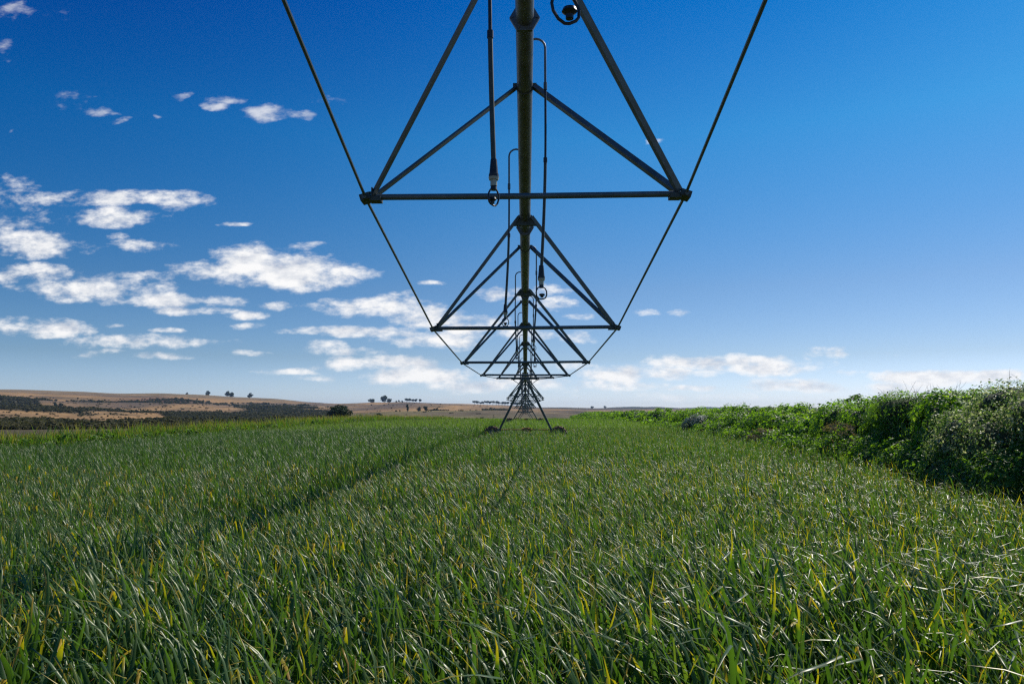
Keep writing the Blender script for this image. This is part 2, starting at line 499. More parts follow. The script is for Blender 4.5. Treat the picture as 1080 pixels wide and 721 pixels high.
def filter_ground(C, N_, S, Rn, zmin=.0):
    g = np.array([ground(c[0], c[1]) for c in C])
    k = C[:, 2] > g + zmin
    return C[k], N_[k], S[k], Rn[k]

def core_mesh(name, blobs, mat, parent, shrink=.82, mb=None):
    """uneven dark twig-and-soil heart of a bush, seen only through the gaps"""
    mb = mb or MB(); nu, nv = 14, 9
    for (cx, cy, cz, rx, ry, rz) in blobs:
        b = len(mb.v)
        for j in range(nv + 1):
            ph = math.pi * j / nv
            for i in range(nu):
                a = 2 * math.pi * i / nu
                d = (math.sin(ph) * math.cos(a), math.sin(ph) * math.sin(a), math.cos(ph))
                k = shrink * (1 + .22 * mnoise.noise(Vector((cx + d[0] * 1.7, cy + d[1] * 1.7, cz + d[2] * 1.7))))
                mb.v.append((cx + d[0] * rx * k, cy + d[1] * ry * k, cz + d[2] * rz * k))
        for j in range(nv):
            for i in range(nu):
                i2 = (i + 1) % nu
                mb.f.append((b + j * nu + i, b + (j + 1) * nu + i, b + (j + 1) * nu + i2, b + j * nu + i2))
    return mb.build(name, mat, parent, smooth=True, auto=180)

M_VINE = leafmat('vine_leaf', [(0, (.075, .135, .024)), (.5, (.125, .215, .035)), (.85, (.20, .29, .045)), (1, (.30, .36, .08))], trans=.58, rough=.45, spec=.45, tcol=(2.0, 2.3, .4))
M_PALE = leafmat('pale_flower_leaf', [(0, (.11, .20, .04)), (.5, (.19, .29, .06)), (.66, (.52, .52, .28)), (1, (.72, .70, .50))], trans=.58, tcol=(1.15, 1.2, .85))
M_WEED = leafmat('weed_leaf', [(0, (.05, .10, .025)), (.6, (.09, .16, .035)), (1, (.20, .20, .06))], trans=.35, rough=.5, spec=.35)
M_GREY = leafmat('grey_leaf', [(0, (.12, .16, .10)), (1, (.30, .34, .27))], trans=.2, rough=.5, spec=.4)
M_DRY = leafmat('dry_twig', [(0, (.12, .09, .06)), (.7, (.28, .21, .14)), (1, (.45, .37, .28))], trans=.3, rough=.8, spec=.2)
M_TREE = leafmat('tree_leaf', [(0, (.018, .035, .014)), (.6, (.035, .06, .02)), (1, (.06, .085, .03))], trans=.2, rough=.6, spec=.3)
M_GUM = leafmat('gum_leaf', [(0, (.03, .045, .025)), (.6, (.05, .07, .038)), (1, (.08, .10, .055))], trans=.2, rough=.6, spec=.3)
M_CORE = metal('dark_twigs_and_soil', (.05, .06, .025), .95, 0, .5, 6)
M_BARK = metal('bark', (.10, .075, .05), .9, 0, .3, 6)
M_PALEBARK = metal('pale_bark', (.32, .30, .26), .85, 0, .2, 6)

def twigs(n, blobs, length, r=.004, up=.6):
    mb = MB()
    for _ in range(n):
        cx, cy, cz, rx, ry, rz = random.choice(blobs)
        d = Vector(unit(rng.normal(size=3))); d.z = abs(d.z)
        p = Vector((cx + d.x * rx * .8, cy + d.y * ry * .8, cz + d.z * rz * .8))
        dr = (d + Vector((random.gauss(0, .4), random.gauss(0, .4), up))).normalized()
        pts_ = [p]; ln = length * random.uniform(.5, 1.3)
        for k in range(4):
            pts_.append(pts_[-1] + dr * ln / 4); dr = (dr + Vector((random.gauss(0, .2), random.gauss(0, .2), random.gauss(-.08, .15)))).normalized()
        mb.tube(pts_, r, 4, radii=[r, r * .9, r * .7, r * .5, r * .3])
    return mb

def bush(name, blobs, per, size, mat, label, cat, group=None, shrink=.72, clump=14, inner=.3, flat=.45, ntw=0, tl=.35, jit=.35):
    cx = sum(b[0] for b in blobs) / len(blobs); cy = sum(b[1] for b in blobs) / len(blobs)
    root = empty(name, (cx, cy, ground(cx, cy)))
    tag(root, label, cat, group)
    C, Nn, S, Rn = blob_leaves(blobs, per, size, jit=jit, flat=flat, inner=inner, clump=clump)
    C, Nn, S, Rn = filter_ground(C, Nn, S, Rn, .02)
    V, F, A = leaf_cloud(C, Nn, S, Rn)
    add_obj('foliage', np_mesh('foliage', V, F, {'lc': A}, smooth=False), mat, root)
    if mat is not M_DRY: core_mesh('inner_growth', blobs, M_CORE, root, shrink, twigs(ntw, blobs, tl) if ntw else None)
    return root

# overgrown bank on the right: lumps follow its line
def bank_h(Y): return float(np.interp(Y, [-8, 6, 10, 13, 17, 22, 30, 45, 80, 120, 190], [2.0, 2.1, 2.15, 2.17, 2.12, 1.97, 1.88, 1.82, 1.68, 1.48, 1.3]))
def bank_blobs(y0, y1, step, out=0.0):
    bl = []; y = y0
    while y < y1:
        h = bank_h(y); k = step(y) if callable(step) else step
        for row_ in range(3):
            rr = (.55 + .18 * random.random()) * (1 + .012 * max(0, y))
            x_ = hedge_x(y) + (.35, 1.15, 2.3)[row_] * (1 + .004 * y) + random.uniform(-.15, .15)
            top = h * (.50, .84, 1.0)[row_] + random.gauss(0, .09)
            rz = min(top * .75, .75)
            bl.append((x_, y + random.uniform(-.3, .3) * k, top - rz, rr, rr * random.uniform(.9, 1.4), rz))
            if row_ == 0: bl.append((x_ - .05, y + random.uniform(-.3, .3), .25, .5, .6, .35))
        y += k
    return bl
near_bl = bank_blobs(4.0, 23, .75)
far_bl = bank_blobs(23, 60, 1.2)
dist_bl = bank_blobs(60, 175, 2.6)
hr = empty('overgrown_hedge', (9, 40, 0)); tag(hr, 'long vine covered hedge bank running away along the right of the field', 'hedge')
for nm, bl, per, sz in (('near', near_bl, 420, .085), ('mid', far_bl, 130, .14), ('far', dist_bl, 26, .30)):
    C, Nn, S, Rn = blob_leaves(bl, per, sz, jit=.4, flat=.55, inner=.3, clump=16)
    C, Nn, S, Rn = filter_ground(C, Nn, S, Rn, .02)
    V, F, A = leaf_cloud(C, Nn, S, Rn)
    add_obj('foliage', np_mesh('foliage', V, F, {'lc': A}, smooth=False), M_VINE, hr)
core_mesh('inner_growth', near_bl + far_bl + dist_bl, M_CORE, hr, .62, twigs(260, near_bl[2::4] + near_bl[1::4], .35))
# grass tufts on the bank top
SHR = 'bushes growing out of the hedge bank'
bush('flowering_shrub', [(7.95, 12.6, 1.0, .7, .8, .65), (8.35, 11.9, 1.5, .75, .8, .6), (8.75, 13.5, 1.6, .75, .8, .6), (7.9, 13.6, 1.05, .55, .7, .6), (9.2, 12.6, 1.7, .8, .8, .55), (8.3, 10.6, 1.35, .8, .8, .7)],
     900, .055, M_PALE, 'pale cream flowering shrub at the near right end of the hedge', 'shrub', SHR, ntw=40, tl=.4, clump=12, shrink=.7, inner=.5, jit=.6)
bush('leafy_bush', [(8.6, 15.3, 1.35, .65, .75, .65), (8.95, 15.9, 1.55, .6, .7, .55), (8.3, 14.7, .95, .5, .6, .55)],
     420, .115, M_VINE, 'broad leaved green bush beside the pale flowering shrub', 'bush', SHR, ntw=60, clump=10, shrink=.6, inner=.5)
bush('rounded_bush', [(9.1, 17.9, 1.52, .75, .9, .55), (9.3, 18.7, 1.5, .7, .8, .5)],
     850, .065, M_VINE, 'rounded fine leaved bush rising above the hedge top', 'bush', SHR, ntw=120, tl=.4, clump=14, shrink=.76, inner=.4)
bush('grey_leaved_bush', [(10.2, 44, .85, .9, 1.6, .6)], 160, .16, M_GREY, 'greyish white leaved bush low in the distant hedge', 'bush', SHR, shrink=.75)
bush('dry_twig_bush', [(8.5, 20.3, 1.0, .36, .8, .36), (8.35, 19.2, .6, .3, .6, .3)], 200, .075, M_DRY, 'dead brown twiggy patch in the hedge face', 'bush', SHR, ntw=160, tl=.5, shrink=.7, jit=.8)
bush('dead_vine_tangle', [(9.15, 28.5, .55, .6, 1.4, .45)], 200, .10, M_DRY, 'grey brown dead vine tangle at the foot of the hedge', 'bush', SHR, ntw=120, tl=.5, shrink=.7, jit=.8)

# ---------------------------------------------------------------- verge on the left
def weed_tuft(n, h, w, wide):
    V, F, A = [], [], []
    for k in range(n):
        strap_leaf(V, F, A, (random.gauss(0, wide), random.gauss(0, wide), 0), random.uniform(0, 6.28), h * random.uniform(.5, 1.2), w * random.uniform(.6, 1.3),
                   R(random.uniform(50, 88)), random.uniform(.2, 1.2), (-.3, 0, 0), random.uniform(0, .38), False, random.random(), 3)
    return np_mesh('weed', np.array([tuple(v) for v in V]), np.array(F), {'lc': np.array(A)})
def weed_bushlet(n, rr, size):
    C, Nn, S, Rn = blob_leaves([(0, 0, rr * .6, rr, rr, rr * .8)], n / (12.6 * rr * rr), size, clump=8, inner=.6)
    V, F, A = leaf_cloud(C, Nn, S, Rn)
    return np_mesh('weed', V, F, {'lc': A}, smooth=False)
M_VERGE = leafmat('verge_leaf', [(0, (.07, .15, .02)), (.5, (.12, .22, .03)), (.85, (.17, .25, .05)), (1, (.26, .26, .08))], trans=.46, rough=.5, spec=.35, tip=((.2, .2, .04), (.3, .24, .07), (.3, .22, .1)))
wk = [weed_tuft(34, .75, .035, .22) for _ in range(4)] + [weed_bushlet(90, .42, .13) for _ in range(4)]
pts, rots, scl, idx = [], [], [], []
y = 8.0
while y < 200:
    for _ in range(4):
        x_ = EDGE_L - .2 - abs(random.gauss(0, 1)) * 1.8
        if x_ < -27: continue
        s = random.uniform(1.0, 1.35) * (1 + .2 * fnoise(x_, y, .3, 4)) * (1 + .004 * y)
        pts.append((x_, y + random.uniform(-.3, .3), ground(x_, y))); rots.append((random.gauss(0, .1), random.gauss(0, .1), random.uniform(0, 6.28)))
        scl.append((s, s, s * random.uniform(.8, 1.15))); idx.append(random.randrange(0, 8))
    y += .11 * (1 + y * .012)
scatter('verge_weeds', pts, rots, scl, idx, wk, M_VERGE, 'bright green strip of weeds and tall grass along the left edge of the crop', 'weeds')

# scrub woodland far across the valley
M_SCRUB = leafmat('scrub_leaf', [(0, (.048, .05, .022)), (.5, (.09, .085, .036)), (.85, (.14, .12, .05)), (1, (.22, .155, .075))], trans=.25, rough=.7, spec=.2, instvar=.6)
def scrub_kind(n, size):
    bl = [(random.gauss(0, .45), random.gauss(0, .45), random.uniform(.35, .75), random.uniform(.4, .7), random.uniform(.4, .7), random.uniform(.35, .6)) for _ in range(3)]
    C, Nn, S, Rn = blob_leaves(bl, n, size, clump=6, inner=.5, jit=.5)
    V, F, A = leaf_cloud(C, Nn, S, Rn, aspect=1.0)
    return np_mesh('scrub', V, F, {'lc': A}, smooth=False)
sk = [scrub_kind(34, .30) for _ in range(8)]
pts, rots, scl, idx = [], [], [], []
tries = 0
while tries < 60000 and len(pts) < 22000:
    tries += 1
    px = random.uniform(-60, 560); r = math.exp(random.uniform(math.log(190), math.log(1420)))
    th = math.atan((px - 554) / 780); X, Y = r * math.sin(th), r * math.cos(th)
    sm = scrub_mask(X, Y)
    pr = smooth(.0, .22, sm) * .72 + .045
    if px > 350: pr = smooth(.15, .3, sm) + .012
    if random.random() > pr: continue
    s = random.uniform(.55, 1.25) * (.75 + r / 850) * (1.0 if pr > .3 else .6)
    if random.random() < .06 and pr > .3: s *= 1.5
    pts.append((X, Y, ground(X, Y) - .25 * s * .4)); rots.append((0, 0, random.uniform(0, 6.28)))
    scl.append((s * random.uniform(1, 1.5), s * random.uniform(1, 1.5), s * random.uniform(.8, 1.15))); idx.append(random.randrange(8))
scatter('scrub_woodland', pts, rots, scl, idx, sk, M_SCRUB, 'dark scrubby woodland spread over the valley and hillside on the left', 'woodland')
print('scrub', len(pts))

# ---------------------------------------------------------------- single trees far away
def at(px, Y):
    X = (px - 554) / 780 * Y
    return X, Y
def tree(px, Y, hpx, wpx, label, group, gum=False, name='tree', kind=0, n=None, sink=0.0):
    """far tree: real size from its bearing and distance"""
    X, _ = at(px, Y); H = hpx * Y / 780; W = wpx * Y / 780
    z0 = ground(X, Y)
    root = empty(name, (X, Y, z0)); tag(root, label, 'tree', group)
    mb = MB(); tr = max(.12, W * .035)
    split = .55 if gum else .3
    mb.tube([(X, Y, z0 - .5), (X + W * .01, Y, z0 + H * split * .5), (X, Y, z0 + H * split), (X - W * .02, Y, z0 + H * .85)], tr, 7, radii=[tr * 1.3, tr, tr * .8, tr * .25])
    bl = []
    nb = n or 9
    for k in range(nb):
        a = random.uniform(0, 6.28); rr = math.sqrt(random.random()) * W * .33
        lo = split * .9 if gum else .10
        zc = H * random.uniform(lo + .12, .84)
        shrink_ = 1 - .35 * abs(zc / H - .5) * (0 if gum else 1.6)
        cx, cy = X + math.cos(a) * rr * shrink_, Y + math.sin(a) * rr * shrink_
        bl.append((cx, cy, z0 + zc, W * random.uniform(.2, .32), W * random.uniform(.2, .32), H * random.uniform(.13, .2)))
        mb.tube([(X, Y, z0 + H * split * .8), ((X + cx) / 2, (Y + cy) / 2, z0 + (zc + H * split) / 2), (cx, cy, z0 + zc)], tr * .4, 5, radii=[tr * .45, tr * .3, tr * .12])
    mb.build('trunk', M_PALEBARK if gum else M_BARK, root)
    lf = max(.22, W * .055)
    C, Nn, S, Rn = blob_leaves(bl, 3.6 / (lf * lf) * .8, lf, clump=7, inner=.6, jit=.5)
    V, F, A = leaf_cloud(C, Nn, S, Rn, aspect=1.0)
    add_obj('crown', np_mesh('crown', V, F, {'lc': A}, smooth=False), M_GUM if gum else M_TREE, root)
    return root
SK = 'trees standing on the far skyline'
tree(357, 215, 19, 27, 'dark round tree alone at the left far edge of the crop', None, n=16)
tree(217, 1690, 6.5, 5.5, 'small round tree standing alone on the left skyline', SK)
tree(238.5, 1690, 7.5, 6, 'left and taller of two dark trees standing close together on the skyline', SK)
tree(243.5, 1700, 6, 6, 'right and lower of two dark trees standing close together on the skyline', SK)
tree(262, 1690, 6, 7, 'low spreading tree on the skyline right of the pair', SK)
tree(6, 1690, 3.5, 5, 'tiny low tree at the far left end of the skyline', SK)
tree(195, 1690, 4, 4, 'tiny tree on the skyline left of the round one', SK)
tree(55, 800, 9, 5.5, 'left of two dark upright trees in a tan clearing of the valley', 'trees in the valley', n=7)
tree(60.5, 805, 8, 5, 'right of two dark upright trees in a tan clearing of the valley', 'trees in the valley', n=7)
HT = 'trees on the brown hilltop'
tree(391.5, 1690, 4.8, 7, 'squat dark tree at the left end of the brown hilltop', HT)
tree(405, 1690, 7.6, 8, 'largest broad dark tree on the brown hilltop', HT, n=14)
tree(411, 1695, 5.5, 6, 'dark tree just right of the largest one on the hilltop', HT)
for px, h in ((418, 3), (421, 3.4), (424.5, 3)):
    tree(px, 1695, h, 2.6, 'small bushy tree in the low gap between the hilltop groups', HT, n=5)
for px in (429, 432.3, 435.6, 439, 442.5):
    tree(px, 1695, 5.6, 4.4, 'tall bare trunked tree in the short flat topped hilltop row', 'short flat topped row of tall trees on the hilltop', gum=True, n=6)
for i in range(20):
    px = 501 + i * 3.15
    if 551 < px < 557: pass
    tree(px + random.uniform(-.3, .3), 1720, random.uniform(5.0, 5.7), 5.2, 'slender tree in the long windbreak row behind the machine', 'long windbreak row on the horizon', gum=True, n=4)
for px, Y, h, w, lb in ((400, 560, 6, 6.5, 'dark rounded tree in the green pasture below the hilltop'), (430, 640, 8.5, 4, 'upright dark tree on the slope below the hilltop row'),
                        (442, 680, 6, 5, 'left tree of the dark clump on the slope'), (449.5, 690, 6.5, 6, 'right tree of the dark clump on the slope'),
                        (464, 430, 5, 7, 'low wide dark tree near the far edge of the crop'), (475, 430, 5.5, 4, 'small upright tree near the far edge of the crop'),
                        (392, 400, 3, 6, 'low dark bush shaped tree at the pasture edge'), (396, 402, 2.6, 5, 'small low tree right of the bush shaped one'), (461.5, 900, 3, 3, 'tiny tree high on the right shoulder of the hill')):
    tree(px, Y, h, w, lb, 'trees on the slope below the hilltop', n=8)
# dark tree belt on the far right horizon
for i in range(4):
    tree(596 + i * 13 + random.uniform(-3, 3), 2350, random.uniform(2.2, 3.4), random.uniform(4, 6), 'faint tree on the flat dark horizon right of the machine', 'faint trees on the flat right horizon', n=5)

# ---------------------------------------------------------------- irrigation machine
PIPE_R = .09
def catmull(tab, n=6):
    out = []
    for i in range(len(tab) - 1):
        p0 = tab[max(i - 1, 0)]; p1 = tab[i]; p2 = tab[i + 1]; p3 = tab[min(i + 2, len(tab) - 1)]
        for k in range(n):
            t = k / n
            z = .5 * ((2 * p1[1]) + (-p0[1] + p2[1]) * t + (2 * p0[1] - 5 * p1[1] + 4 * p2[1] - p3[1]) * t * t + (-p0[1] + 3 * p1[1] - 3 * p2[1] + p3[1]) * t ** 3)
            out.append((p1[0] + (p2[0] - p1[0]) * t, z))
    out.append(tab[-1]); return out
def zi(curve, Y): return float(np.interp(Y, [c[0] for c in curve], [c[1] for c in curve]))

def build_span(label, tab, bars, group):
    """tab: (Y, pipe height); bars: (Y, half width, z left, z right, Y near brace, Y far brace)"""
    cur = catmull([(a, b + CAMZ) for a, b in tab])
    y0, y1 = tab[0][0], tab[-1][0]
    root = empty('irrigation_span', (0, y0, ground(0, y0))); tag(root, label, 'irrigation pipe', group)
    mb = MB(); mb.tube([(0, a, b) for a, b in cur], PIPE_R, 24); pipe = mb.build('pipe', M_PIPE, root, smooth=True, auto=50)
    for (yb, hw, zl, zr, yn, yf) in bars:
        zl += CAMZ; zr += CAMZ
        zp = zi(cur, yb)
        # hexagonal pipe flange: two plates bolted together
        m = MB()
        for dy in (-.011, .011):
            ring = [(math.cos(math.pi / 3 * k) * .150, zp + math.sin(math.pi / 3 * k) * .150) for k in range(6)]
            m.prism(ring, yb + dy - .009, yb + dy + .009)
        for k in range(6):
            a = math.pi / 3 * k
            m.tube([(math.cos(a) * .122, yb - .035, zp + math.sin(a) * .122), (math.cos(a) * .122, yb + .035, zp + math.sin(a) * .122)], .010, 6)
        m.build('flange', M_PIPE, pipe)
        # trapezoid gusset where the near braces meet the pipe
        zn = zi(cur, yn); zf = zi(cur, yf)
        m = MB(); m.prism([(-.19, zn - .15), (.19, zn - .15), (.19, zn - .125), (.105, zn + .02), (-.105, zn + .02), (-.19, zn - .125)], yn - .006, yn + .006)
        m.prism([(-.19, zn - .15), (.19, zn - .15), (.19, zn - .144), (-.19, zn - .144)], yn + .006, yn + .07)
        for s in (-1, 1):
            m.tube([(s * .13, yn - .02, zn - .05), (s * .13, yn + .02, zn - .05)], .012, 6)
        m.build('gusset', M_DARK, root)
        m = MB()
        m.sweep([(0, yf - .03, zf), (0, yf + .03, zf)], [(math.cos(a) * (PIPE_R + .008), math.sin(a) * (PIPE_R + .008)) for a in np.linspace(0, 2 * math.pi, 24, endpoint=False)])
        for s in (-1, 1): m.box((s * .11, yf, zf + .01), (.05, .07, .05))
        m.build('brace_clamp', M_DARK, pipe)
        for s, zz in ((-1, zl), (1, zr)):
            node = Vector((s * hw, yb, zz))
            m = MB(); m.angle_iron(node + Vector((-s * .03, -.03, .03)), (s * .105, yn - .01, zn - .01), .056, .007, up=(s * .6, 0, 1)); m.build('brace', M_STEEL, root)
            m = MB(); m.angle_iron(node + Vector((-s * .03, .03, .03)), (s * .105, yf, zf + .01), .056, .007, up=(-s * .2, .6, 1)); m.build('brace', M_STEEL, root)
            # node bracket: folded plate, saddle and bolts
            m = MB()
            ax = [Vector((.94, 0, -s * -.34)).normalized(), Vector((0, 1, 0)), Vector((s * -.34 * -1, 0, .94)).normalized()]
            ax = [Vector((.95, 0, -.31 * s)), Vector((0, 1, 0)), Vector((.31 * s, 0, .95))]
            m.box(node + Vector((s * .035, 0, -.012)), (.10, .16, .062), ax)
            m.box(node + Vector((-s * .06, 0, -.025)), (.11, .12, .045))
            m.box(node + Vector((-s * .03, 0, .035)), (.012, .13, .09))
            for dy in (-.045, .045): m.tube([node + Vector((-s * .055, dy, .03)), node + Vector((0, dy, .03))], .013, 6)
            m.build('node_bracket', M_DARK, root)
        m = MB(); m.tube([(-hw + .02, yb, zl), (0, yb, (zl + zr) / 2 - .006), (hw - .02, yb, zr)], .030, 12, up=(0, 0, 1)); m.build('cross_bar', M_STEEL, root, smooth=True, auto=60)
    for s in (-1, 1):
        zt0 = cur[0][1] - .45; zt1 = cur[-1][1] - .42
        # rods run from the tower head out over every bracket and back
        P = [(s * .05, y0, zt0)] + [(s * (b[1] + .035), b[0], (b[2] if s < 0 else b[3]) + CAMZ - .02) for b in bars] + [(-s * .04, y1 - .1, zt1)]
        m = MB(); m.tube(P, .0145, 8)
        for b in bars:
            q = Vector((s * (b[1] + .035), b[0], (b[2] if s < 0 else b[3]) + CAMZ - .02))
            for q2 in (-.10, .10): m.tube([q + Vector((0, q2 - .012, 0)), q + Vector((0, q2 + .012, 0))], .024, 6)
        m.build('truss_rod', M_STEEL, root)
    return cur

SPG = 'spans of the irrigation machine'
tab1 = [(-9.0, 3.0), (-3.5, 3.95), (1.7, 4.25), (6.97, 3.85), (12.27, 3.08), (17.8, 2.88), (23.4, 2.73), (28.9, 2.62), (34.2, 2.12), (39.5, 1.58)]
bars1 = [(-3.6, 1.05, 2.8, 2.8, -4.8, -2.4), (1.7, 1.30, 2.78, 2.79, .5, 2.9), (6.97, 1.5, 2.055, 2.072, 5.75, 8.17), (12.27, 1.5, 1.372, 1.39, 11.75, 13.43), (18.04, 1.5, 1.176, 1.190, 17.5, 19.2),
         (23.6, 1.36, 1.14, 1.135, 23.0, 24.8), (28.95, 1.05, 1.28, 1.30, 28.4, 30.1), (34.2, .57, 1.467, 1.467, 33.6, 35.1)]
cur1 = build_span('nearest truss braced pipe span passing overhead into the field', tab1, bars1, SPG)
def far_span(label, y0, y1, z0, zm, z1, wf=1.5):
    n = 7; tab = []; bars = []
    for i in range(n + 2):
        t = i / (n + 1); y_ = y0 + (y1 - y0) * t
        zz = z0 * (1 - t) + z1 * t + (zm - (z0 + z1) / 2) * 4 * t * (1 - t)
        tab.append((y_, zz))
        if 0 < i <= n:
            w = wf * (.38, .70, .905, 1, .905, .70, .38)[i - 1]
            bars.append((y_, w, zz - 1.62 * (.40 + .6 * w / wf), zz - 1.62 * (.40 + .6 * w / wf), y_ - .6, y_ + 1.0))
    return build_span(label, tab, bars, SPG)
cur2 = far_span('second truss braced pipe span beyond the nearest wheeled tower', 39.5, 85, 1.58, 2.55, 1.2)
cur3 = far_span('third truss braced pipe span far down the field', 85, 131, 1.2, 2.1, .55)
cur4 = far_span('last and farthest truss braced pipe span', 131, 172, .55, 1.3, .1)

def build_tower(Y, zp, label, group):
    g = ground(0, Y); zp = zp + CAMZ
    root = empty('irrigation_tower', (0, Y, g)); tag(root, label, 'irrigation tower', group)
    m = MB(); m.box((0, Y, g + .40), (3.05, .16, .18)); m.build('base_beam', M_STEEL, root)
    for s in (-1, 1):
        for d in (-1, 1):
            m = MB(); m.angle_iron((s * 1.41, Y + d * .06, g + .58), (s * .12, Y + d * .85, zp - .02), .105, .014, up=(0, 1, .2)); m.build('leg', M_STEEL, root)
        # cross lacing between the two legs of one side
        m = MB()
        for k in (.35, .68):
            a = Vector((s * (1.41 + (.12 - 1.41) * k), Y - .06 - .79 * k, g + .58 + (zp - g - .6) * k)); b = Vector((a.x, Y + .06 + .79 * k, a.z))
            m.angle_iron(a, b, .05, .007)
        m.build('leg_lacing', M_STEEL, root)
        # wheel: lugged tyre, rim, hub; axle runs along the pipe
        cx = s * 1.76; cz = g + .36; Rr = .50
        wl = MB(); n = 40
        prof = [(.30, -.12), (.38, -.145), (.455, -.13), (.475, 0.0), (.455, .13), (.38, .145), (.30, .12)]
        b = len(wl.v)
        for k in range(n):
            a = 2 * math.pi * k / n
            for (r_, yy) in prof: wl.v.append((cx + math.cos(a) * r_, Y + yy, cz + math.sin(a) * r_))
        q = len(prof)
        for k in range(n):
            k2 = (k + 1) % n
            for j in range(q):
                j2 = (j + 1) % q
                wl.f.append((b + k * q + j, b + k2 * q + j, b + k2 * q + j2, b + k * q + j2))
        for k in range(20):      # lugs
            a = 2 * math.pi * (k + .5 * (k % 2) * .3) / 20; d = -1 if k % 2 else 1
            c = Vector((cx + math.cos(a) * .478, Y + d * .065, cz + math.sin(a) * .478))
            wl.box(c, (.06, .15, .055), [Vector((math.cos(a), 0, math.sin(a))), Vector((0, 1, 0)), Vector((-math.sin(a), 0, math.cos(a)))])
        w = empty  # noqa
        tyre = wl.build('wheel', M_RUST, root, smooth=True, auto=30)
        rm = MB()
        rm.tube([(cx, Y - .07, cz), (cx, Y + .07, cz)], .30, 24, up=(0, 0, 1)); rm.build('rim', M_STEEL, tyre)
        hb = MB(); hb.tube([(cx, Y - .17, cz), (cx, Y - .06, cz)], .10, 12); hb.tube([(cx, Y + .06, cz), (cx, Y + .20, cz)], .08, 12); hb.build('hub', M_ORANGE, tyre)
        gb = MB(); gb.box((s * 1.40, Y - .16, g + .52), (.22, .18, .26)); gb.tube([(s * 1.40, Y - .27, g + .52), (s * 1.40, Y - .20, g + .52)], .09, 12); gb.build('gearbox', M_DARK, root)
    m = MB(); m.tube([(-1.3, Y - .22, g + .66), (1.3, Y - .22, g + .66)], .028, 8); m.build('drive_shaft', M_ORANGE, root)
    m = MB(); m.tube([(-.18, Y - .22, g + .66), (.30, Y - .22, g + .66)], .10, 14); m.box((.05, Y - .22, g + .66), (.18, .24, .22)); m.build('drive_motor', M_ORANGE, root)
    m = MB()
    m.box((0, Y, zp - .03), (.40, .5, .05)); m.box((0, Y - .35, zp - .42), (.16, .05, .16))
    m.tube([(0, Y - .38, zp - .44), (0, Y - .1, zp - .05)], .03, 8)
    m.build('tower_head', M_DARK, root)
    m = MB(); 
    for s in (-1, 1): m.angle_iron((s * .60, Y - .55, zp - 1.0), (-s * .06, Y - .38, zp - .45), .05, .007)
    m.build('head_strut', M_STEEL, root)
    m = MB(); m.box((.0, Y + .62, zp + .26), (.32, .22, .42)); m.box((0, Y + .62, zp + .48), (.36, .26, .02)); m.tube([(0, Y + .62, zp + .05), (0, Y + .62, zp + .12)], .03, 8); m.build('control_box', M_STEEL, root)
TG = 'wheeled towers of the irrigation machine'
build_tower(39.5, 1.58, 'nearest A shaped wheeled tower with muddy brown wheels in the crop', TG)
build_tower(85, 1.2, 'second A shaped wheeled tower, seen between the legs of the nearest', TG)
build_tower(131, .55, 'third A shaped wheeled tower, small in the distance', TG)
build_tower(172, .1, 'farthest wheeled tower at the end of the field', TG)

